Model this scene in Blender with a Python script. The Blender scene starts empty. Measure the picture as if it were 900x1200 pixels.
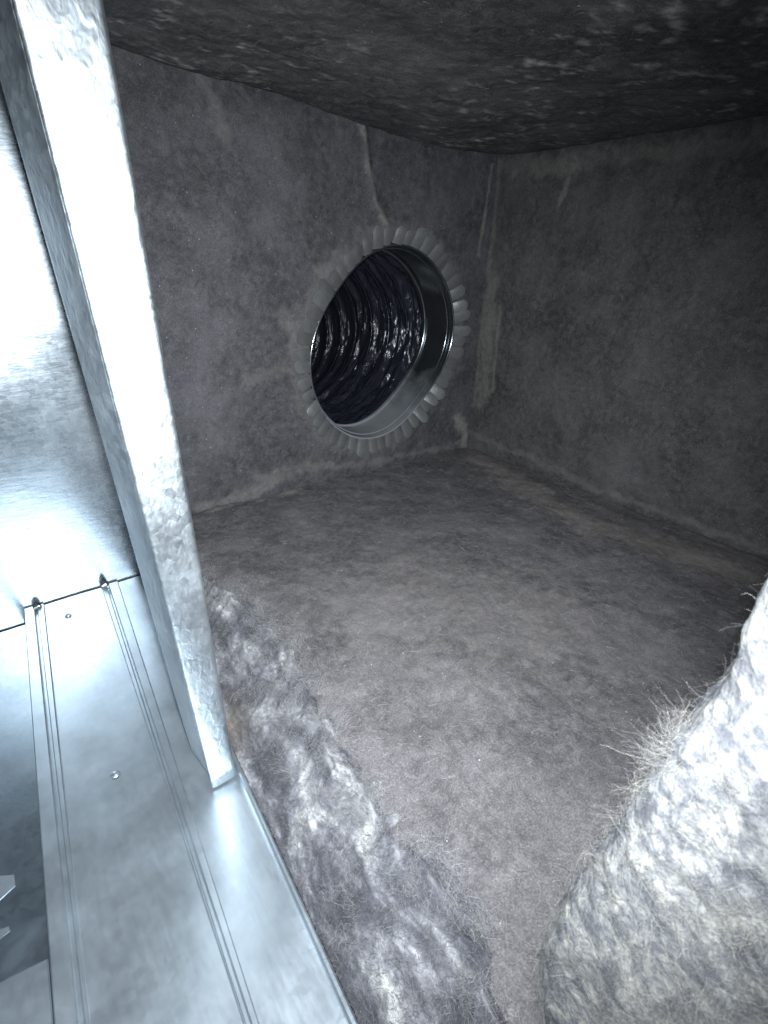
import bpy, math
import numpy as np
from mathutils import Matrix, Vector

# ------------------------------------------------------------------ camera, world, light, exposure
S = bpy.context.scene
COL = S.collection
CAM_R = ((0.78119, 0.25049, -0.57183), (-0.62331, 0.36436, -0.69191), (0.03503, 0.89694, 0.44077))
CAM_P = (-0.57326, -0.50265, 0.24731)
cd = bpy.data.cameras.new('camera')
cd.sensor_fit = 'VERTICAL'; cd.sensor_height = 36.0; cd.lens = 18.0
cd.clip_start = 0.005; cd.clip_end = 50.0
cd.dof.use_dof = True; cd.dof.focus_distance = 0.62; cd.dof.aperture_fstop = 40.0
cam = bpy.data.objects.new('camera', cd); COL.objects.link(cam)
cam.matrix_world = Matrix([[*CAM_R[i], CAM_P[i]] for i in range(3)] + [[0, 0, 0, 1]])
S.camera = cam

world = bpy.data.worlds.new('World'); S.world = world; world.use_nodes = True
world.node_tree.nodes['Background'].inputs[0].default_value = (0.55, 0.68, 0.9, 1)
world.node_tree.nodes['Background'].inputs[1].default_value = 0.006

# the phone's flash, just right of and above the lens
fl = bpy.data.lights.new('phone_flash', 'SPOT')
fl.energy = 27.0; fl.color = (0.86, 0.94, 1.0); fl.spot_size = math.radians(124); fl.spot_blend = 1.0
fl.shadow_soft_size = 0.004
flo = bpy.data.objects.new('phone_flash', fl); COL.objects.link(flo)
flo.matrix_world = cam.matrix_world @ Matrix.Translation((0.003, 0.009, 0.0)) @ Matrix.Rotation(math.radians(-5), 4, 'X') @ Matrix.Rotation(math.radians(9), 4, 'Y')

S.view_settings.view_transform = 'Standard'; S.view_settings.look = 'None'
S.view_settings.exposure = 0.0; S.view_settings.gamma = 1.0
S.render.engine = 'CYCLES'
S.cycles.use_denoising = True
S.cycles.denoiser = 'OPENIMAGEDENOISE'; S.cycles.denoising_input_passes = 'RGB_ALBEDO_NORMAL'; S.cycles.denoising_prefilter = 'ACCURATE'
S.cycles.sample_clamp_indirect = 3.0
S.cycles.max_bounces = 8

# ------------------------------------------------------------------ helpers
rng = np.random.default_rng(11)

def _hash(ix, iy, iz, seed):
    h = (ix.astype(np.int64) * 374761393 + iy.astype(np.int64) * 668265263 + iz.astype(np.int64) * 2147483647 + seed * 1274126177) & 0xffffffff
    h = ((h ^ (h >> 13)) * 1274126177) & 0xffffffff
    h = ((h ^ (h >> 16)) * 2246822519) & 0xffffffff
    return ((h ^ (h >> 15)) & 0xffffff) / float(0xffffff)

def vnoise(p, seed=0):
    i = np.floor(p); f = p - i; f = f * f * (3 - 2 * f)
    x, y, z = i[:, 0], i[:, 1], i[:, 2]; fx, fy, fz = f.T
    out = 0
    for dx in (0, 1):
        for dy in (0, 1):
            for dz in (0, 1):
                w = (fx if dx else 1 - fx) * (fy if dy else 1 - fy) * (fz if dz else 1 - fz)
                out = out + w * _hash(x + dx, y + dy, z + dz, seed)
    return out * 2 - 1

def fbm(p, scale, octv=4, seed=0, gain=0.5):
    p = np.asarray(p, float) * scale; a = 1.0; out = np.zeros(len(p)); n = 0
    for k in range(octv):
        out += a * vnoise(p, seed + k * 17); n += a; a *= gain; p = p * 2.03 + 5.1
    return out / n

def link(o, parent=None):
    COL.objects.link(o)
    if parent is not None: o.parent = parent
    return o

def mesh_obj(name, verts, faces, mat, parent=None, smooth=True, attrs=None, mats=None):
    me = bpy.data.meshes.new(name)
    me.from_pydata([tuple(v) for v in np.asarray(verts, float)], [], [tuple(int(i) for i in f) for f in faces])
    if smooth: me.polygons.foreach_set('use_smooth', [True] * len(me.polygons))
    if attrs:
        for k, v in attrs.items():
            a = me.attributes.new(k, 'FLOAT', 'POINT'); a.data.foreach_set('value', np.asarray(v, np.float32))
    me.materials.append(mat); me.update()
    return link(bpy.data.objects.new(name, me), parent)

def empty(name, loc, label, cat, group=None):
    o = bpy.data.objects.new(name, None); COL.objects.link(o); o.location = loc
    o.empty_display_size = 0.02
    return tag(o, label, cat, group)

def tag(o, label, cat, group=None):
    o['label'] = label; o['category'] = cat
    if group: o['group'] = group
    return o

def structure(o, label=None):
    o['kind'] = 'structure'
    if label: o['label'] = label
    return o

def grid_faces(nu, nv, close_u=False):
    f = []
    i, j = np.meshgrid(np.arange(nu if close_u else nu - 1), np.arange(nv - 1), indexing='ij')
    i = i.ravel(); j = j.ravel(); i2 = (i + 1) % nu
    return np.stack([i * nv + j, i2 * nv + j, i2 * nv + j + 1, i * nv + j + 1], 1)

def poly_dist(q, pts):
    q = np.asarray(q); d = np.full(len(q), 9e9)
    for a, b in zip(pts[:-1], pts[1:]):
        a = np.array(a); b = np.array(b); ab = b - a
        t = np.clip(((q - a) @ ab) / max(ab @ ab, 1e-12), 0, 1)
        d = np.minimum(d, np.linalg.norm(q - (a + t[:, None] * ab), axis=1))
    return d

def smears(q2, p3, items, seed):
    """dust / dried sealant marks and other pale marks: polylines with width and strength, broken up by noise"""
    out = np.zeros(len(q2))
    wob = np.stack([fbm(p3, 60, 3, seed), fbm(p3, 60, 3, seed + 3)], 1) * 0.006
    br = np.clip(0.62 + 0.75 * fbm(p3, 45, 4, seed + 9), 0, 1)
    er = 0.9 * fbm(p3, 130, 4, seed + 12, .65)
    for pts, w, s in items:
        d = poly_dist(q2 + wob * min(1.0, w / 0.006), pts)
        out = np.maximum(out, s * (.55 + .45 * br) * np.clip((1.0 - d / w + er) * 1.7, 0, 1))
    return out

def tubes(name, chains, radii, mat, parent, sides=3):
    """many thin strands joined: chains (N,K,3)"""
    N, K, _ = chains.shape
    t = np.gradient(chains, axis=1); t /= np.linalg.norm(t, axis=2, keepdims=True) + 1e-12
    ref = np.where(np.abs(t[..., 2:3]) < 0.8, np.array([0, 0, 1.0]), np.array([1.0, 0, 0]))
    a = np.cross(t, ref); a /= np.linalg.norm(a, axis=2, keepdims=True) + 1e-12
    b = np.cross(t, a)
    taper = np.linspace(1.0, 0.45, K)[None, :, None]
    rings = []
    for k in range(sides):
        an = 2 * math.pi * k / sides
        rings.append(chains + (a * math.cos(an) + b * math.sin(an)) * radii[:, None, None] * taper)
    V = np.stack(rings, 2)                                     # N,K,sides,3
    base = np.arange(N)[:, None, None] * K * sides
    kk = np.arange(K - 1)[None, :, None] * sides
    s = np.arange(sides)[None, None, :]; s2 = (s + 1) % sides
    F = np.stack([base + kk + s, base + kk + s2, base + kk + sides + s2, base + kk + sides + s], -1).reshape(-1, 4)
    me = bpy.data.meshes.new(name)
    nv = N * K * sides; nf = len(F)
    me.vertices.add(nv); me.vertices.foreach_set('co', V.reshape(-1).astype(np.float32))
    me.loops.add(nf * 4); me.loops.foreach_set('vertex_index', F.reshape(-1).astype(np.int32))
    me.polygons.add(nf); me.polygons.foreach_set('loop_start', np.arange(0, nf * 4, 4, dtype=np.int32))
    sd = np.repeat(rng.random(N), K * sides)
    me.attributes.new('strand', 'FLOAT', 'POINT').data.foreach_set('value', sd.astype(np.float32))
    me.update(calc_edges=True); me.polygons.foreach_set('use_smooth', [True] * nf)
    me.materials.append(mat)
    return link(bpy.data.objects.new(name, me), parent)

def strands(P, Nn, length, lift, curl, K=6, along=None, seed=0, pull=0.0):
    """curly chains starting at P on a surface with normals Nn"""
    r = np.random.default_rng(seed); n = len(P)
    d = r.normal(size=(n, 3))
    if along is not None: d = d * 0.6 + along * r.choice([-1, 1], size=(n, 1))
    d -= (d * Nn).sum(1, keepdims=True) * Nn
    d /= np.linalg.norm(d, axis=1, keepdims=True) + 1e-9
    d = d + Nn * lift * r.random((n, 1)); d /= np.linalg.norm(d, axis=1, keepdims=True)
    L = length * (0.4 + 0.9 * r.random(n)); step = (L / (K - 1))[:, None]
    bend = r.normal(size=(n, 3)) * curl
    ch = [P]
    for k in range(K - 1):
        d = d + bend * (1.0 / K) + r.normal(size=(n, 3)) * curl * 0.12 - Nn * (0.10 * lift + pull)
        d /= np.linalg.norm(d, axis=1, keepdims=True)
        ch.append(ch[-1] + d * step)
    return np.stack(ch, 1)

def sample_surface(V, F, n, seed, weight=None):
    r = np.random.default_rng(seed)
    A = V[F[:, 0]]; B = V[F[:, 1]]; C = V[F[:, 2]]; D = V[F[:, 3]]
    nn = np.cross(C - A, D - B); ar = np.linalg.norm(nn, axis=1)
    w = ar if weight is None else ar * weight
    k = r.choice(len(F), n, p=w / w.sum()); u = r.random((n, 1)); v = r.random((n, 1))
    P = (A[k] * (1 - u) + B[k] * u) * (1 - v) + (D[k] * (1 - u) + C[k] * u) * v
    return P, nn[k] / (ar[k][:, None] + 1e-12)

def under(o, parent_loc):                                        # keep world position under an offset parent
    o.location = Vector(o.location) - Vector(parent_loc); return o

def wisps(name, P0, N0, m, length, spread, fan, rad, mat, parent, ploc, seed, lift=.40, pull=.14):
    """tufts of fine tangled fibre: m strands round each curly guide"""
    r2 = np.random.default_rng(seed); n = len(P0)
    G = strands(P0, N0, length, lift, 2.6, 7, seed=seed + 1, pull=pull)
    wv = np.linspace(0, 1, 7)[None, None, :, None]
    ch = G[:, None] + (r2.normal(size=(n, m, 3)) * spread)[:, :, None] + (r2.normal(size=(n, m, 3)) * fan)[:, :, None] * wv
    ch = (ch + r2.normal(size=(n, m, 7, 3)) * spread * .13).reshape(-1, 7, 3)
    o = under(tubes(name, ch, r2.uniform(*rad, len(ch)), mat, parent), ploc); o['kind'] = 'stuff'
    return o

# ------------------------------------------------------------------ materials
class NT:
    def __init__(self, name):
        self.m = bpy.data.materials.new(name); self.m.use_nodes = True
        self.t = self.m.node_tree; self.b = self.t.nodes['Principled BSDF']
        self.tc = self.n('ShaderNodeTexCoord')
    def n(self, kind, **kw):
        x = self.t.nodes.new(kind)
        for k, v in kw.items():
            if k.startswith('i_'): x.inputs[k[2:].replace('_', ' ')].default_value = v
            else: setattr(x, k, v)
        return x
    def l(self, a, b): self.t.links.new(a, b)
    def noise(self, scale, detail=4, rough=0.55, stretch=None, dist=0.0, rot=(0, 0, 0)):
        v = self.tc.outputs['Object']
        if stretch or any(rot):
            mp = self.n('ShaderNodeMapping'); mp.inputs['Scale'].default_value = stretch or (1, 1, 1)
            mp.inputs['Rotation'].default_value = rot
            self.l(v, mp.inputs['Vector']); v = mp.outputs[0]
        x = self.n('ShaderNodeTexNoise'); x.inputs['Scale'].default_value = scale; x.inputs['Detail'].default_value = detail
        x.inputs['Roughness'].default_value = rough; x.inputs['Distortion'].default_value = dist
        self.l(v, x.inputs['Vector']); return x.outputs['Fac']
    def ramp(self, fac, *stops):
        r = self.n('ShaderNodeValToRGB'); e = r.color_ramp.elements
        while len(e) < len(stops): e.new(0.5)
        for el, (p, c) in zip(e, stops):
            el.position = p; el.color = (*c, 1) if isinstance(c, tuple) else (c, c, c, 1)
        self.l(fac, r.inputs[0]); return r.outputs[0]
    def mix(self, fac, a, b, mode='MIX'):
        x = self.n('ShaderNodeMix', data_type='RGBA', blend_type=mode)
        for s, v in ((x.inputs[0], fac), (x.inputs[6], a), (x.inputs[7], b)):
            if hasattr(v, 'is_linked') or hasattr(v, 'links'): self.l(v, s)
            elif isinstance(v, tuple): s.default_value = (*v, 1)
            else: s.default_value = v
        return x.outputs[2]
    def math(self, op, a, b=0.0, clamp=False):
        x = self.n('ShaderNodeMath', operation=op); x.use_clamp = clamp
        for s, v in ((x.inputs[0], a), (x.inputs[1], b)):
            if hasattr(v, 'links'): self.l(v, s)
            else: s.default_value = v
        return x.outputs[0]
    def attr(self, name):
        x = self.n('ShaderNodeAttribute'); x.attribute_name = name; return x.outputs['Fac']
    def bump(self, h, strength, dist, prev=None):
        x = self.n('ShaderNodeBump'); x.inputs['Strength'].default_value = strength; x.inputs['Distance'].default_value = dist
        self.l(h, x.inputs['Height'])
        if prev is not None: self.l(prev, x.inputs['Normal'])
        return x.outputs[0]

def liner_mat(name, dark, mid, dust, fleck=0.35, bumpd=0.0012, spec=0.25, streak=(1, 1, 1)):
    k = NT(name)
    big = k.noise(14, 5, 0.65); med = k.noise(150, 6, 0.75, streak, 0.5); fine = k.noise(1100, 2, 0.6, streak)
    c = k.mix(k.ramp(med, (0.36, 0.0), (0.64, 1.0)), dark, mid)
    c = k.mix(k.ramp(k.noise(38, 5, 0.7, streak, 0.8), (0.40, 0.42), (0.56, 0.0)), c, tuple(x * 0.8 for x in dark))
    c = k.mix(k.math('MULTIPLY', k.ramp(big, (0.42, 0.0), (0.68, 1.0)), 0.55), c, tuple(0.5 * (a + b) * 1.35 for a, b in zip(mid, mid)))
    c = k.mix(k.ramp(fine, (0.42, 0.4), (0.58, 0.0)), c, tuple(x * 0.45 for x in dark))
    c = k.mix(k.ramp(fine, (0.60, 0.0), (0.72, 0.25)), c, tuple(x * 2.0 for x in mid))
    # glass-fibre glints: sparse tiny pale specks
    vo = k.n('ShaderNodeTexVoronoi'); vo.inputs['Scale'].default_value = 330; k.l(k.tc.outputs['Object'], vo.inputs['Vector'])
    sp = k.math('MULTIPLY', k.math('LESS_THAN', vo.outputs['Distance'], 0.14), k.math('GREATER_THAN', k.n_sep(vo.outputs['Color']), 0.97))
    c = k.mix(k.math('MULTIPLY', sp, fleck), c, (0.6, 0.6, 0.62))
    d = k.math('MULTIPLY', k.attr('dust'), k.ramp(k.noise(240, 4, 0.7, streak), (0.25, 0.35), (0.65, 1.0)), True)
    c = k.mix(d, c, dust)
    k.l(c, k.b.inputs['Base Color'])
    k.b.inputs['Roughness'].default_value = 0.72; k.b.inputs['Specular IOR Level'].default_value = spec
    nb = k.bump(med, 0.8, bumpd); nb = k.bump(fine, 0.6, bumpd * 0.25, nb)
    k.l(nb, k.b.inputs['Normal'])
    return k.m
def _sep(self, col):
    x = self.n('ShaderNodeSeparateColor'); self.l(col, x.inputs[0]); return x.outputs[0]
NT.n_sep = _sep

def metal_mat(name, col, rough, rvar, wave=0.0, wave_scale=160, stretch=None, dirt=0.25, metallic=1.0, wdist=0.0008, spangle=1.0, dusty=False, vary=False):
    k = NT(name)
    n1 = k.noise(35, 4, 0.6); n2 = k.noise(420, 3, 0.6, stretch); n3 = k.noise(8, 3, 0.5)
    c = k.mix(k.ramp(n1, (0.35, 0.0), (0.7, 1.0)), tuple(x * (1 - dirt) for x in col), col)
    vo = k.n('ShaderNodeTexVoronoi'); vo.inputs['Scale'].default_value = 260; k.l(k.tc.outputs['Object'], vo.inputs['Vector'])
    c = k.mix(k.math('MULTIPLY', k.n_sep(vo.outputs['Color']), 0.22 * spangle), c, tuple(x * 0.62 for x in col))
    k.l(c, k.b.inputs['Base Color']); k.b.inputs['Metallic'].default_value = metallic
    r = k.math('ADD', k.math('MULTIPLY', k.math('ADD', n1, n2), rvar * 0.5), rough - rvar * 0.5)
    r = k.math('ADD', r, k.math('MULTIPLY', k.n_sep(vo.outputs['Color']), rvar * 0.3 * spangle), True)
    k.l(r, k.b.inputs['Roughness'])
    nb = k.bump(n2, 0.35, 0.00012)
    nb = k.bump(n3, 0.25, 0.002, nb)
    if wave: nb = k.bump(k.noise(wave_scale, 2, 0.45, stretch, 0.6), wave, wdist, nb)
    k.l(nb, k.b.inputs['Normal'])
    if vary:
        oi = k.n('ShaderNodeObjectInfo'); k.l(k.mix(k.math('MULTIPLY', oi.outputs['Random'], 0.32), c, tuple(x * 0.25 for x in col)), k.b.inputs['Base Color'])
    if dusty:                                                    # settled dust along the bottom of the sleeve
        sx = k.n('ShaderNodeSeparateXYZ'); k.l(k.tc.outputs['Object'], sx.inputs[0])
        f = k.math('ADD', k.math('MULTIPLY', sx.outputs[2], -12.0), k.math('SUBTRACT', k.math('MULTIPLY', n1, 0.5), 0.75), True)
        k.l(k.mix(f, c, (0.16, 0.165, 0.17)), k.b.inputs['Base Color'])
        k.l(k.math('SUBTRACT', metallic, k.math('MULTIPLY', f, metallic), True), k.b.inputs['Metallic'])
        k.l(k.math('ADD', r, k.math('MULTIPLY', f, 0.4), True), k.b.inputs['Roughness'])
    return k.m

def fluff_mat(name, stops, scale, tint=None, bs=0.5, stretch=None):
    k = NT(name)
    a = k.noise(scale, 5, 0.62, stretch, 0.5); b = k.noise(scale * 5, 5, 0.75)
    c = k.ramp(a, *stops)
    c = k.mix(k.ramp(b, (0.42, 0.55), (0.54, 0.0)), c, (0.03, 0.03, 0.036))
    if tint:
        c = k.mix(k.math('MULTIPLY', k.attr('tan'), 0.5, True), c, tint)
    k.l(c, k.b.inputs['Base Color']); k.b.inputs['Roughness'].default_value = 0.8
    k.b.inputs['Specular IOR Level'].default_value = 0.2
    nb = k.bump(b, bs, 0.0015); k.l(nb, k.b.inputs['Normal'])
    return k.m

def strand_mat(name, *stops):
    k = NT(name)
    k.l(k.ramp(k.attr('strand'), *stops), k.b.inputs['Base Color'])
    k.b.inputs['Roughness'].default_value = 0.35; k.b.inputs['Specular IOR Level'].default_value = 0.5
    return k.m

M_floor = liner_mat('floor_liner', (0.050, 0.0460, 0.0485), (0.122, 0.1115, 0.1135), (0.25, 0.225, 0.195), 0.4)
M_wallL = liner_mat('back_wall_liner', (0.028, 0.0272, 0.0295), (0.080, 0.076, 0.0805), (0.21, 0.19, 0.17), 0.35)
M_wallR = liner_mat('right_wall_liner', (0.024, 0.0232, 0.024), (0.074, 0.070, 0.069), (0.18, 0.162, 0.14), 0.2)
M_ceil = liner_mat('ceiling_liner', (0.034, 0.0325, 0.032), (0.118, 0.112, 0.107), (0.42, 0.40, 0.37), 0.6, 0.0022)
M_sheet = metal_mat('galvanized_sheet', (0.56, 0.62, 0.67), 0.32, 0.20, 0.0, 60, (1, .12, 1), spangle=0.6, metallic=0.90)
M_wallm = metal_mat('galvanized_wall_sheet', (0.54, 0.60, 0.65), 0.25, 0.14, 0.3, 330, (0.25, 1, 1.0), 0.3, 0.93, 0.0003)
M_low = metal_mat('shaded_recess_sheet', (0.46, 0.52, 0.57), 0.30, 0.14, 0.0, 60)  # bare sheet again, its colour darkened for the shadow in the recess
M_post = metal_mat('galvanized_post_steel', (0.74, 0.80, 0.84), 0.35, 0.24, 0.55, 260, (1, 1, 0.6), 0.22, 1.0, 0.0006)
M_tab = metal_mat('dusty_tab_metal', (0.225, 0.227, 0.23), 0.38, 0.2, 0.25, 200, None, 0.5, 0.5, vary=True)
M_sleeve = metal_mat('collar_metal', (0.30, 0.32, 0.34), 0.17, 0.10, 0.0, 60, None, 0.3, 0.95, dusty=True)
M_bed = fluff_mat('torn_glass_wool', ((0.36, (0.028, 0.028, 0.034)), (0.46, (0.060, 0.058, 0.068)), (0.55, (0.16, 0.155, 0.168)), (0.66, (0.38, 0.375, 0.36))), 40, (0.13, 0.10, 0.065), 0.5, (1.5, .55, 1))
M_lump = fluff_mat('pale_glass_wool', ((0.36, (0.060, 0.061, 0.068)), (0.46, (0.105, 0.105, 0.110)), (0.54, (0.165, 0.162, 0.159)), (0.66, (0.27, 0.258, 0.232))), 140)
M_str = strand_mat('pale_fibre', (0.0, (0.05, 0.05, 0.055)), (0.6, (0.165, 0.162, 0.16)), (1.0, (0.36, 0.335, 0.285)))
M_bstr = strand_mat('lavender_fibre', (0.0, (0.035, 0.034, 0.038)), (0.55, (0.088, 0.086, 0.092)), (0.9, (0.16, 0.156, 0.155)), (1.0, (0.30, 0.28, 0.24)))
M_wisp = strand_mat('pale_wisp', (0.0, (0.13, 0.128, 0.135)), (0.6, (0.25, 0.247, 0.252)), (1.0, (0.46, 0.45, 0.43)))
M_strd = strand_mat('grey_fibre', (0.0, (0.05, 0.05, 0.055)), (0.8, (0.13, 0.12, 0.12)), (1.0, (0.24, 0.23, 0.225)))

def black_plastic():
    k = NT('black_duct_film')
    k.b.inputs['Base Color'].default_value = (0.010, 0.011, 0.016, 1)
    k.b.inputs['Roughness'].default_value = 0.25; k.b.inputs['Specular IOR Level'].default_value = 0.3
    nb = k.bump(k.noise(70, 3, 0.5, (.5, 2.0, .4), 0.9), 0.8, 0.004)
    k.l(nb, k.b.inputs['Normal']); return k.m
M_film = black_plastic()

# ------------------------------------------------------------------ the lined plenum: floor, walls, ceiling
H = 0.36
HC = (-0.164, 0.153)                                             # collar centre on the back wall (x, z)
def hole_r(t): return 0.1073 + 0.0092 * np.sin(2 * t) - 0.0005 * np.cos(2 * t) + 0.0009 * np.cos(3 * t) + 0.0017 * np.cos(4 * t)

EDGE = np.array([(-.62, -.500), (-.465, -.4845), (-.445, -.467), (-.408, -.467), (-.38, -.470), (-.332, -.469), (-.282, -.450), (-.2236, -.444), (-.1486, -.455), (0.01, -.470)])
def torn_x(y): return np.interp(y, EDGE[:, 0], EDGE[:, 1])

# floor sheet, left border following the torn edge
nu, nv = 230, 290
u, v = [a.ravel() for a in np.meshgrid(np.linspace(0, 1, nu), np.linspace(0, 1, nv), indexing='ij')]
y = -0.62 + 0.62 * v
x = torn_x(y) * (1 - u) + u * (-0.0005)
p = np.stack([x, y, 0 * x], 1)
z = 0.0035 * fbm(p, 9, 3, 1) + 0.0014 * fbm(p, 55, 3, 2)
z -= 0.006 * np.exp(-(-x / 0.005)) + 0.004 * np.exp(-(-y / 0.005))
p[:, 2] = z
fl_d = smears(p[:, :2], p, [
    ([(-.03, -.06), (-.052, -.13), (-.082, -.204), (-.091, -.275), (-.067, -.336), (-.058, -.43)], .028, .42),
    ([(-.012, -.02), (-.012, -.25), (-.014, -.45)], .006, .25),
    ([(-.41, -.008), (-.317, -.006), (-.201, -.006), (-.042, -.008)], .008, .55),
    ([(-.33, -.24), (-.27, -.33)], .085, .22)], 5)  # last entry: broad pale patch in mid-floor
floor = structure(mesh_obj('floor', p, grid_faces(nu, nv), M_floor, attrs={'dust': fl_d}), 'dark grey felted duct liner covering the floor')
FV, FF = p, grid_faces(nu, nv)

# back wall with the round cut-out
nu, nv = 240, 200
x, z = [a.ravel() for a in np.meshgrid(np.linspace(-0.455, 0.0, nu), np.linspace(-0.03, H + 0.04, nv), indexing='ij')]
p = np.stack([x, 0 * x, z], 1)
p[:, 1] = 0.0030 * fbm(p, 10, 3, 21) + 0.0012 * fbm(p, 60, 3, 22)
th = np.arctan2(z - HC[1], x - HC[0]); rr = np.hypot(z - HC[1], x - HC[0]) - hole_r(th)
p[:, 1] *= np.clip((rr - 0.0) / 0.05, 0.12, 1)
q2 = np.stack([x, z], 1)
ring = [(HC[0] + math.cos(t) * (float(hole_r(t)) + .016), HC[1] + math.sin(t) * (float(hole_r(t)) + .016)) for t in np.linspace(0, 2 * math.pi, 40)]
dw = smears(q2, p, [
    ([(-.205, .371), (-.196, .33), (-.186, .30), (-.171, .284)], .0048, .55),
    ([(-.363, .375), (-.356, .357), (-.349, .337)], .007, .28),
    ([(-.347, .132), (-.318, .135), (-.281, .147)], .010, .20),
    ([(-.30, .19), (-.281, .165)], .012, .3), ([(-.257, .233), (-.219, .25)], .012, .35),
    ([(-.347, .023), (-.292, .023), (-.204, .008), (-.082, .004), (-.011, .003)], .006, .3),
    ([(-.024, .046), (-.012, .02), (-.006, .003)], .011, .75),
    ([(-.008, .355), (-.013, .305), (-.017, .257)], .003, .55),
    ([(-.415, .004), (-.348, .007), (-.28, .024)], .008, .35),
    (ring, .014, .22)], 31)
hem_c = 0.003 * np.exp(-((poly_dist(q2, [(-.205, .371), (-.196, .33), (-.186, .30), (-.171, .284)]) / .004) ** 2))
p[:, 1] -= hem_c
F = grid_faces(nu, nv)
keep = (rr[F] > 0.0012).all(axis=1)
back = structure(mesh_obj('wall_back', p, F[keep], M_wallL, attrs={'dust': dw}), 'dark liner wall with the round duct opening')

# right wall
nu, nv = 240, 160
y, z = [a.ravel() for a in np.meshgrid(np.linspace(-0.62, 0.012, nu), np.linspace(-0.03, H + 0.01, nv), indexing='ij')]
p = np.stack([0 * y, y, z], 1)
p[:, 0] = 0.0030 * fbm(p, 10, 3, 41) + 0.0014 * fbm(p, 50, 3, 42)
dr = smears(np.stack([y, z], 1), p, [
    ([(-.012, .225), (-.019, .152), (-.02, .071)],   .015, .42),
    ([(-.11, .354), (-.107, .335), (-.098, .311)], .0035, .6), ([(-.06, .352), (-.108, .342)], .012, .4),
    ([(-.003, .354), (-.094, .352), (-.19, .350), (-.45, .35)], .011, .28),
    ([(-.033, .197), (-.036, .143), (-.036, .085)], .003, .5),
    ([(-.004, .02), (-.223, .004), (-.45, .004)], .005, .28),
    ([(-.006, .34), (-.006, .06)], .004, .35)], 51)
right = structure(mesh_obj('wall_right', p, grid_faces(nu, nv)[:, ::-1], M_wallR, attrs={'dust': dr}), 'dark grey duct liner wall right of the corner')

# ceiling, rougher, bulging down a little
nu, nv = 260, 290
x, y = [a.ravel() for a in np.meshgrid(np.linspace(-0.51, 0.012, nu), np.linspace(-0.62, 0.012, nv), indexing='ij')]
p = np.stack([x, y, 0 * x + H], 1)
lump = fbm(p, 16, 4, 61, .55) * np.clip(np.minimum(-x, -y) / .06, .15, 1)
p[:, 2] += 0.006 * fbm(p, 5, 2, 62) + 0.0045 * lump + 0.0012 * fbm(p, 75, 3, 63) + .075 * np.clip(-x - .17, 0, 1) * np.exp(y / .25)
p[:, 2] += 0.010 * np.exp(x / 0.02) * 0.6 + 0.006 * np.exp(y / 0.015)
fleck = np.clip((fbm(p * np.array([1, 1.8, 1]), 75, 5, 66, .65) - 0.20) * 2.6, 0, 1) * np.clip(0.5 + 2.2 * fbm(p, 9, 2, 67), 0, 1)
ceil = structure(mesh_obj('ceiling', p, grid_faces(nu, nv)[:, ::-1], M_ceil, attrs={'dust': fleck}), 'rough dark insulation ceiling with pale dust flecks')
CV, CF = p, grid_faces(nu, nv)

# fine fibres lying on the liner
P, N = sample_surface(FV, FF, 20000, 3); N[:] = (0, 0, 1)
o = tubes('loose_fibre', strands(P + N * 0.0002, N, 0.007, 0.05, 0.9, 5, seed=4), rng.uniform(0.00006, 0.00013, len(P)), M_strd, floor); o['kind'] = 'stuff'
P, N = sample_surface(CV, CF, 5000, 8); N[:] = (0, 0, -1)
o = tubes('loose_fibre', strands(P + N * 0.0002, N, 0.005, 0.15, 0.9, 5, seed=9), rng.uniform(0.00004, 0.0001, len(P)), M_strd, ceil); o['kind'] = 'stuff'

# ------------------------------------------------------------------ sheet metal side: wall and ribbed pan
ZM = -0.050
nu, nv = 60, 60
x, z = [a.ravel() for a in np.meshgrid(np.linspace(-0.672, -0.458, nu), np.linspace(ZM - .014, H + .02, nv), indexing='ij')]
p = np.stack([x, 0 * x - 0.008, z], 1); p[:, 1] += 0.0010 * fbm(p, 9, 2, 71)
wm = structure(mesh_obj('metal_wall', p, grid_faces(nu, nv), M_wallm), 'shiny bare galvanized sheet wall left of the post')

p = np.array([(-.67, YE, ze) for YE in (-.62, -.009) for ze in (-.09, .38)])
structure(mesh_obj('metal_bounce_wall', p, [(0, 2, 3, 1)], M_wallm, smooth=False), 'unseen galvanized side wall of the metal compartment, added to bounce light')  # out of view, added to bounce the flash onto post and pan

def strip(name, a0, a1, b0, b1, z0, z1, mat, parent, n=24, bev=0.0006, sag=0.0):
    """a long flat bar between line a (left) and line b (right), given as (x,y) at the far and near ends"""
    V = []
    for k in range(n):
        t = k / (n - 1)
        ax = np.array(a0) * (1 - t) + np.array(a1) * t; bx = np.array(b0) * (1 - t) + np.array(b1) * t
        w = bx - ax; d = bev / max(np.linalg.norm(w), 1e-6)
        dz = sag * math.sin(t * 7.0)
        for (s, zz) in ((0, z0), (0, z1 - bev), (d, z1), (1 - d, z1), (1, z1 - bev), (1, z0)):
            q = ax + w * s; V.append((q[0], q[1], zz + dz))
    F = []
    for k in range(n - 1):
        for j in range(5): F.append((k * 6 + j, k * 6 + j + 1, k * 6 + 6 + j + 1, k * 6 + 6 + j))
    F += [tuple(range(5, -1, -1)), tuple(range((n - 1) * 6, n * 6))]
    return mesh_obj(name, V, F, mat, parent, smooth=False)

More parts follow.
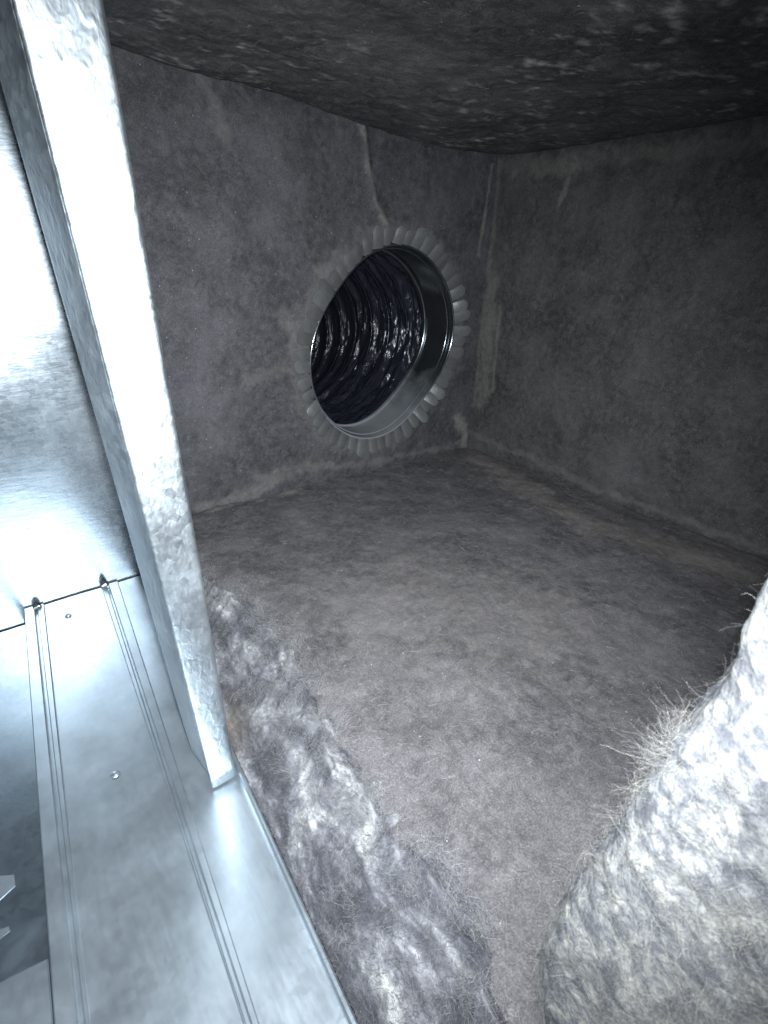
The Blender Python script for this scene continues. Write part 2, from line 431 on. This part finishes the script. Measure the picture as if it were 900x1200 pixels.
def line_at(p, q, y):                                            # extend a traced line to a given y
    t = (y - p[1]) / (q[1] - p[1]); return (p[0] + (q[0] - p[0]) * t, y)
YF, YN = -0.010, -0.62
L = dict(lf=((-.5935, -.1129), (-.6126, -.3436)), lg=((-.5859, -.1185), (-.6049, -.3496)), lb=((-.5798, -.123), (-.601, -.3527)),
         rg=((-.5323, -.1582), (-.5498, -.3925)), rg2=((-.5287, -.1609), (-.5483, -.3937)), rf=((-.5215, -.1663), (-.5443, -.3968)),
         hm=((-.5018, -.2848), (-.5144, -.4201)), hm2=((-.4992, -.2867), (-.5112, -.4235)))
E_ = {k: (line_at(*v, YF), line_at(*v, YN)) for k, v in L.items()}
pan = empty('sheet_metal_pan', (-.55, -.3, ZM), 'long ribbed galvanized sheet metal pan along the lower left', 'metal pan')
pan_inv = Matrix.Translation((.55, .3, -ZM))
def sheet(name, ka, kb, zz, mat, parent, off=(0, 0), dip=0.0012, seed=80):
    nu, nv = 26, 90
    s, t = [a.ravel() for a in np.meshgrid(np.linspace(0, 1, nu), np.linspace(0, 1, nv), indexing='ij')]
    A = np.array(E_[ka]) + np.array([[off[0], 0]]); B = np.array(E_[kb]) + np.array([[off[1], 0]])
    a = A[0] * (1 - t[:, None]) + A[1] * t[:, None]; b = B[0] * (1 - t[:, None]) + B[1] * t[:, None]
    q = a * (1 - s[:, None]) + b * s[:, None]
    p = np.concatenate([q, np.full((len(q), 1), zz)], 1); p[:, 2] += dip * fbm(p, 14, 2, seed) * np.sin(np.pi * s)
    return mesh_obj(name, p, grid_faces(nu, nv)[:, ::-1], mat, parent)
pl = (-.55, -.3, ZM)
under(sheet('panel', 'lb', 'rg', ZM, M_sheet, pan), pl)
under(sheet('sill_plate', 'rf', 'hm', ZM, M_sheet, pan, (-.0005, .0005), 0.0008, 84), pl)
s1 = under(strip('seam', *E_['lf'], *E_['lg'], ZM - .032, ZM + .0022, M_sheet, pan), pl)
s2 = under(strip('seam', (E_['lg'][0][0] + .0022, YF), (E_['lg'][1][0] + .0022, YN), *E_['lb'], ZM - .004, ZM + .0018, M_sheet, pan), pl)
s3 = under(strip('seam', E_['rg'][0], E_['rg'][1], (E_['rg2'][0][0] - .0006, YF), (E_['rg2'][1][0] - .0006, YN), ZM - .004, ZM + .0016, M_sheet, pan), pl)
s4 = under(strip('seam', (E_['rg2'][0][0] + .0012, YF), (E_['rg2'][1][0] + .0012, YN), *E_['rf'], ZM - .004, ZM + .0018, M_sheet, pan), pl)
hem = under(strip('hem', *E_['hm'], *E_['hm2'], ZM - .006, ZM + .0045, M_sheet, pan, bev=.001), pl)
# bed under the grooves, so that the joints are recessed metal and not holes
under(strip('joint_backing', (E_['lg'][0][0] - .001, YF), (E_['lg'][1][0] - .001, YN), (E_['lg'][0][0] + .003, YF), (E_['lg'][1][0] + .003, YN), ZM - .010, ZM - .001, M_sheet, pan), pl)
under(strip('joint_backing', (E_['rg2'][0][0] - .001, YF), (E_['rg2'][1][0] - .001, YN), (E_['rg2'][0][0] + .0016, YF), (E_['rg2'][1][0] + .0016, YN), ZM - .010, ZM - .0008, M_sheet, pan), pl)

def seam_end(x0, w, h):                                          # upturned ends of the seams at the wall
    V = []; n = 7
    for k in range(n):
        t = k / (n - 1); xx = (t - .5) * w; hh = h * (1 - .5 * abs(2 * t - 1) ** 2)
        V += [(x0 + xx, YF - .0035, ZM), (x0 + xx * .8, YF - .0025 + .001 * math.sin(t * 5), ZM + hh), (x0 + xx, YF - .0005, ZM)]
    F = []
    for k in range(n - 1): F += [(k * 3, k * 3 + 3, k * 3 + 4, k * 3 + 1), (k * 3 + 1, k * 3 + 4, k * 3 + 5, k * 3 + 2)]
    return under(mesh_obj('seam_end', V, F, M_sleeve, pan), pl)
seam_end(E_['lg'][0][0] + .002, .008, .008); seam_end(E_['rg'][0][0] + .003, .007, .012)
def dimple(xx, yy, r):
    V = []; F = []; n = 18
    for (rad, zz) in ((r * 1.15, -.0006), (r, -.0001), (r * .85, -.0001), (r * .65, -.0007), (0.0001, -.0007)):
        for k in range(n):
            a = 2 * math.pi * k / n; V.append((xx + rad * math.cos(a), yy + rad * math.sin(a), ZM + .0011 + zz))
    for j in range(4):
        for k in range(n): F.append((j * n + k, j * n + (k + 1) % n, (j + 1) * n + (k + 1) % n, (j + 1) * n + k))
    return under(mesh_obj('rivet', V, F, M_sheet, pan), pl)
dimple(-.5552, -.040, .0024); dimple(-.5625, -.2335, .0024)

# lower sheet left of the pan, with folded clips
low = structure(mesh_obj('metal_floor', [(-.671, YN, ZM - .030), (E_['lf'][1][0] + .001, YN, ZM - .030), (E_['lf'][0][0] + .001, YF, ZM - .014), (-.671, YF, ZM - .014)], [(0, 1, 2, 3)], M_low, smooth=False), 'bare metal sheet left of the ribbed pan, coloured darker as in shadow')
def clip(loc, rz, w, l, label):
    V = []; prof = [(0, -.006, 1), (.12, .0, 1), (.3, .0012, 1), (.55, .0012, .95), (1.0, .0002, .22)]
    for s, zz, tw in prof:
        for sx in (-.5, .5):
            V.append((sx * w * tw, s * l, zz)); 
    top = len(V); V += [(a, b, c - .0009) for a, b, c in V]
    F = []
    for k in range(4):
        a = 2 * k; F += [(a, a + 1, a + 3, a + 2), (top + a, top + a + 2, top + a + 3, top + a + 1), (a, a + 2, top + a + 2, top + a), (a + 1, top + a + 1, top + a + 3, a + 3)]
    F += [(0, top, top + 1, 1), (8, 9, top + 9, top + 8)]
    o = mesh_obj('metal_clip', V, F, M_sheet, smooth=False); o.location = loc; o.rotation_euler = (0, 0, rz)
    return tag(o, label, 'metal clip', 'folded metal clips at the left edge')
clip((-.660, -.266, ZM + .001), math.radians(-93), .028, .041, 'larger folded metal clip at the left edge, farther from the viewer')
clip((-.660, -.2915, ZM - .001), math.radians(-88), .011, .036, 'smaller folded metal clip at the left edge, nearer the viewer')
o = strip('metal_plate', (-.668, -.303), (-.668, -.46), (-.612, -.312), (-.624, -.46), ZM - .012, ZM - .006, M_sheet, None)
tag(o, 'loose pale metal plate in the bottom left corner beside the pan', 'metal plate')

# ------------------------------------------------------------------ steel post
post = empty('steel_post', (-.512, -.281, ZM), 'bright galvanized steel post standing on the sill at left', 'post')
zs = np.array([-.0475, -.0025, .12, .2152, .29, .356])
xl = np.interp(zs, [-.05, .36], [-.5182, -.5383])
xr = np.interp(zs, [-.05, .36], [-.5026, -.5116])
xb = np.interp(zs, [-.05, .36], [-.5205, -.5438])
def post_face(name, prof, z0=0):
    """prof: list of (x array, y) going round the section; sheet 1 mm thick with soft bends"""
    zz = np.linspace(zs[z0], zs[-1], 40); V = []
    n = len(prof)
    for z_ in zz:
        for xa, yy in prof: V.append((np.interp(z_, zs, xa), yy + 0.0004 * math.sin(z_ * 40), z_))
    F = []
    for k in range(39):
        for j in range(n - 1): F.append((k * n + j, k * n + j + 1, (k + 1) * n + j + 1, (k + 1) * n + j))
    o = mesh_obj(name, V, F, M_post, post, smooth=True)
    sm = o.modifiers.new('thick', 'SOLIDIFY'); sm.thickness = 0.0011; sm.offset = -1
    return under(o, (-.512, -.281, ZM))
post_face('front_face', [(xl, -.2798), (xl + .0003, -.2806), (xl + .0012, -.281), (xl + .0022, -.2811), (xl * .8 + xr * .2, -.2812), (xl * .5 + xr * .5, -.2812), (xl * .2 + xr * .8, -.2812), (xr - .0024, -.2811), (xr - .0014, -.281), (xr - .0004, -.2806), (xr, -.2797), (xr, -.268)])
zs2 = zs.copy(); zs2[0] = -.036
_z = zs; zs = zs2
post_face('side_face', [(xb + .012, -.2535), (xb + .0012, -.2552), (xb, -.2562), (xb * .97 + xl * .03, -.2572), (xl * .25 + xb * .75, -.262), (xl * .6 + xb * .4, -.272), (xl * .97 + xb * .03, -.2785), (xl + .0001, -.2792)])
zs = _z

# ------------------------------------------------------------------ duct collar and flexible duct
collar = empty('duct_collar', (HC[0], 0, HC[1]), 'round metal duct collar with folded tabs on the back wall', 'duct collar')
cl = (HC[0], 0, HC[1])
def ring_mesh(name, prof, mat, parent, n=128, fn=None, loc=cl, flip=False):
    """sweep (dr, y) profile round the collar outline"""
    V = []; m = len(prof)
    for k in range(n):
        t = 2 * math.pi * k / n; r0 = float(hole_r(t))
        for dr_, yy, blend in prof:
            r = (r0 + dr_) * (1 - blend) + (0.1073 + dr_) * blend
            V.append((r * math.cos(t), yy, r * math.sin(t)))
    F = grid_faces(n, m, True)
    return mesh_obj(name, V, F[:, ::-1] if flip else F, mat, parent)
ring_mesh('sleeve', [(0, -.0012, 0), (-.0002, .004, 0), (-.0004, .02, 0), (-.0006, .036, .05), (-.0010, .050, .1), (-.0020, .056, .1)], M_sleeve, collar)
def bead(name, dr0, y0, r, blend):
    return ring_mesh(name, [(dr0 + r * math.cos(a), y0 + r * math.sin(a), blend) for a in np.linspace(0, 2 * math.pi, 9)], M_sleeve, collar)
bead('rim_bead', 0.0004, -.0022, .0013, 0)
bead('rim_bead', -.0030, .006, .0009, 0)
bead('end_bead', -.0022, .050, .0022, .1)
# one tab, then copies
def tab_mesh(w, l, rnd):
    V = []; rows, cols = 8, 5
    for i in range(rows):
        b = l * i / (rows - 1); t = max(0.0, (b / l - rnd) / (1 - rnd)); hw = w / 2 * math.sqrt(max(0.0, 1 - t * t * .86))
        for j in range(cols):
            a = hw * (2 * j / (cols - 1) - 1)
            V.append((a, -.0004 - .0014 * math.sin(2.7 * b / l) + .0009 * (2 * a / w) ** 2, b))
    n = len(V); V += [(a, yy + .0007, b) for a, yy, b in V]
    F = []
    for i in range(rows - 1):
        for j in range(cols - 1):
            q = (i * cols + j, i * cols + j + 1, (i + 1) * cols + j + 1, (i + 1) * cols + j); F += [q, tuple(n + k for k in q[::-1])]
    rim = [j for j in range(cols)] + [i * cols + cols - 1 for i in range(1, rows)] + [(rows - 1) * cols + j for j in range(cols - 2, -1, -1)] + [i * cols for i in range(rows - 2, 0, -1)]
    F += [(rim[k], n + rim[k], n + rim[(k + 1) % len(rim)], rim[(k + 1) % len(rim)]) for k in range(len(rim))]
    me = bpy.data.meshes.new('tab'); me.from_pydata(V, [], F); me.materials.append(M_tab); me.update(); return me
tabs = [tab_mesh(.0136, .0215, .72), tab_mesh(.0128, .0205, .64), tab_mesh(.0140, .0225, .80), tab_mesh(.0124, .018, .9)]
NT_ = 50
r_ = np.random.default_rng(5)
for k in range(NT_):
    t = 2 * math.pi * (k + r_.uniform(-.08, .08)) / NT_; r = float(hole_r(t)) + .0012
    o = bpy.data.objects.new('tab', tabs[int(r_.choice([0, 0, 1, 1, 2, 3]))]); link(o, collar)
    phi = math.pi / 2 - t + r_.normal() * .05
    tilt = math.radians(float(r_.uniform(1, 18)))
    if math.cos(t) > .2 and r_.random() < .4: tilt += math.radians(8)
    s = float(r_.uniform(.9, 1.08))
    o.matrix_local = Matrix.Translation((r * math.cos(t), -.0028, r * math.sin(t))) @ Matrix.Rotation(phi, 4, 'Y') @ Matrix.Rotation(tilt, 4, 'X') @ Matrix.Rotation(math.radians(float(r_.normal() * 6)), 4, 'Z') @ Matrix.Diagonal((s, 1, s * float(r_.uniform(.9, 1.1)), 1))

flex = empty('flexible_duct', (HC[0], .056, HC[1]), 'black crinkled flexible duct seen through the round collar', 'flexible duct')
nt, ny = 420, 460
t, s = [a.ravel() for a in np.meshgrid(np.linspace(0, 2 * math.pi, nt, endpoint=False), np.linspace(0, 1, ny), indexing='ij')]
yy = .045 + .50 * s
PITCH = .042
ph = (yy / PITCH - t / (2 * math.pi)) % 1.0
near = np.clip((.27 - yy) / .12, 0, 1)
cp = np.stack([np.cos(t) * .12, yy, np.sin(t) * .12], 1)
base = hole_r(t) * .35 + .1073 * .65
r = base + .0055 - .0062 * np.exp(-(np.minimum(ph, 1 - ph) / .10) ** 2)
r += (.0030 + .0065 * near) * fbm(cp * np.array([.7, 2.6, .5]), 42, 4, 91, .5) * np.clip((yy - .05) / .02, 0, 1)
r += .0035 * near * np.abs(fbm(cp * np.array([.6, 3.0, .4]), 60, 3, 95))
r = np.where(yy < .06, base + .002, r)
bend = -.28 * np.clip(yy - .25, 0, 1) ** 2
V = np.stack([r * np.cos(t) + bend, yy - .056, r * np.sin(t) - .8 * np.clip(yy - .12, 0, 1) ** 2], 1)
mesh_obj('film', V, grid_faces(nt, ny, True), M_film, flex)
capi = [k * ny + ny - 1 for k in range(nt)]
mesh_obj('far_end', V[capi], [tuple(range(nt))], M_film, flex, smooth=False)
# spring wire showing through as a thin raised coil
tt = np.linspace(0, 2 * math.pi * 10.5, 1500); yw = 2 * PITCH + PITCH * tt / (2 * math.pi)
bw = hole_r(tt) * .35 + .1073 * .65
c = np.stack([(bw - .0024) * np.cos(tt) - .28 * np.clip(yw - .25, 0, 1) ** 2, yw - .056, (bw - .0024) * np.sin(tt) - .8 * np.clip(yw - .12, 0, 1) ** 2], 1)
tubes('wire_coil', c[None], np.array([.0016]), M_film, flex, 6)

# ------------------------------------------------------------------ torn insulation along the sill
torn = empty('torn_insulation', (-.485, -.3, ZM), 'torn fluffy glass wool strip between metal sill and dark floor', 'insulation')
nu, nv = 110, 420
s, t = [a.ravel() for a in np.meshgrid(np.linspace(0, 1, nu), np.linspace(0, 1, nv), indexing='ij')]
y = -.60 + .592 * t
hx = np.interp(y, [E_['hm2'][1][1], E_['hm2'][0][1]], [E_['hm2'][1][0], E_['hm2'][0][0]]) + .0006
q = np.stack([y * 0, y, y * 0], 1)
ex = torn_x(y) + .014 + .006 * fbm(q, 45, 3, 101) + .005 * fbm(q, 190, 3, 102)
x = hx * (1 - s) + ex * s
p = np.stack([x, y, 0 * x], 1)
prof = ZM + .002 + .050 * np.clip(s / .72, 0, 1) ** .85
prof = np.where(s > .72, .002 - .008 * ((s - .72) / .28) ** 1.3, prof)
w = np.clip(s / .08, 0, 1)
lf = fbm(p * np.array([2.2, .7, 1]), 34, 3, 103, .38)
z = prof + w * (.0065 * lf + .0016 * fbm(p * np.array([1.6, .6, 1]), 130, 2, 105)) * np.clip((1.08 - s) / .25, .25, 1)
p[:, 2] = z
tan = np.exp(-(np.hypot((x + .494) / .012, (y + .245) / .022)) ** 2) * 1.2
F = grid_faces(nu, nv)
under(mesh_obj('wool', p, F, M_bed, torn, attrs={'tan': tan}), (-.485, -.3, ZM))
P, N = sample_surface(p, F, 48000, 12)
N = np.where(N[:, 2:3] < 0, -N, N)
ch = strands(P, N, .007, .22, 2.2, 5, along=np.array([[-.1, 1, 0]]), seed=13)
o = under(tubes('fibre', ch, np.random.default_rng(1).uniform(.00003, .00008, len(P)), M_bstr, torn), (-.485, -.3, ZM)); o['kind'] = 'stuff'

P0, N0 = sample_surface(p, F, 900, 14, np.clip(s[F].mean(1) - .06, 0, 1))
N0 = np.where(N0[:, 2:3] < 0, -N0, N0)
wisps('wisp', P0, N0, 40, .010, .0028, .0036, (.000018, .00004), M_wisp, torn, (-.485, -.3, ZM), 77)

# ------------------------------------------------------------------ thick batt at the near right
batt = empty('insulation_batt', (-.45, -.52, ZM), 'thick pale glass wool batt bulging in at the right edge', 'insulation')
EZ = np.array([(-.05, -.490), (-.02, -.484), (.013, -.478), (.04, -.4706), (.08, -.4705), (.115, -.4758), (.153, -.4805), (.173, -.486), (.195, -.4858), (.212, -.4862), (.232, -.4890), (.26, -.500), (.36, -.53)])
nz, ns = 420, 190
sec = []
R0 = .013
for k in range(ns):
    a = k / (ns - 1)
    if a < .12: sec.append((-.02 - (.43 - .02) * a / .12, 0.0, 0, 1))
    elif a < .32:
        b = (a - .12) / .20; sec.append((-.43 - (.4775 - R0 - .43 + .0) * b - 0, 0.0, 0, 1))
    elif a < .48:
        b = (a - .32) / .16 * math.pi / 2; sec.append((-.4775 + R0 - R0 * math.sin(b), -R0 + R0 * math.cos(b), -math.sin(b), math.cos(b)))
    else:
        b = (a - .48) / .52; sec.append((-.4775 - .010 * math.sin(b * 2.2), -R0 - .10 * b, -1, 0))
sec = np.array(sec)
zz = np.linspace(ZM, H, nz)
zi, si = np.meshgrid(np.arange(nz), np.arange(ns), indexing='ij'); zi = zi.ravel(); si = si.ravel()
zv = zz[zi]
ey = np.interp(zv, EZ[:, 0], EZ[:, 1])
p = np.stack([sec[si, 0], sec[si, 1] + ey, zv], 1)
nrm = np.stack([sec[si, 2], sec[si, 3], 0 * zv], 1)
dis = .0032 * fbm(p, 36, 3, 111, .5) + .0009 * fbm(p, 260, 3, 113, .6)
p = p + nrm * dis[:, None] * np.where(p[:, 0] < -.40, 1, .3)[:, None]
F = grid_faces(nz, ns)
under(mesh_obj('wool', p, F, M_lump, batt), (-.45, -.52, ZM))
c = p[F].mean(1)
wt = np.where((c[:, 0] < -.45) & (c[:, 1] > -.56), 1.0, .02)
ek = (np.arange(len(F)) % (ns - 1)) / (ns - 1); wt = wt * np.where((ek > .20) & (ek < .50), .05, 1)
P, N = sample_surface(p, F, 70000, 21, wt)
out = np.stack([-np.ones(len(P)), np.clip((P[:, 1] + .50) * 30, -.2, 1), 0 * P[:, 0]], 1)
N = np.where((N * out).sum(1, keepdims=True) < 0, -N, N)
ch = strands(P - N * .0003, N, .006, .12, 1.5, 5, seed=22, pull=.11)
o = under(tubes('fibre', ch, np.random.default_rng(2).uniform(.000012, .000032, len(P)), M_str, batt), (-.45, -.52, ZM)); o['kind'] = 'stuff'
mk = (c[:, 0] < -.455) & (c[:, 1] > -.55) & (c[:, 2] > -.04) & (c[:, 2] < .26)
P0, N0 = sample_surface(p, F, 1900, 41, np.where(mk, 1.0, 0.0) * np.where((ek > .2) & (ek < .54), np.where(c[:, 2] > .158, 0.0, .22), 1))
out = np.stack([-np.ones(len(P0)), np.clip((P0[:, 1] + .50) * 30, -.2, 1), 0 * P0[:, 0]], 1)
N0 = np.where((N0 * out).sum(1, keepdims=True) < 0, -N0, N0)
wisps('wisp', P0 - N0 * .0006, N0, 32, .0075, .0016, .0022, (.000012, .00003), M_str, batt, (-.45, -.52, ZM), 42, .25, .16)
# long stray hairs on the edge
def hairs(z0, n, length, seed, spread=.006):
    r = np.random.default_rng(seed)
    zc = z0 + r.normal(size=n) * spread
    P = np.stack([np.full(n, -.472) + r.normal(size=n) * .003, np.interp(zc, EZ[:, 0], EZ[:, 1]) - .003, zc], 1)
    d = np.array([[.15, .9, -.7]]) + r.normal(size=(n, 3)) * .5
    d /= np.linalg.norm(d, axis=1, keepdims=True); bend = r.normal(size=(n, 3)) * .8 + np.array([[0, -.2, -.7]]); ch = [P]
    L = length * (.4 + .8 * r.random(n))
    for k in range(8):
        d = d + bend / 8; d /= np.linalg.norm(d, axis=1, keepdims=True); ch.append(ch[-1] + d * (L / 8)[:, None])
    o = under(tubes('stray_hair', np.stack(ch, 1), r.uniform(.000015, .000035, n), M_str, batt), (-.45, -.52, ZM)); o['kind'] = 'stuff'
hairs(.150, 80, .008, 31, .005); hairs(.066, 7, .018, 32, .0012); hairs(.19, 5, .004, 33, .012); hairs(.10, 8, .004, 34, .02)
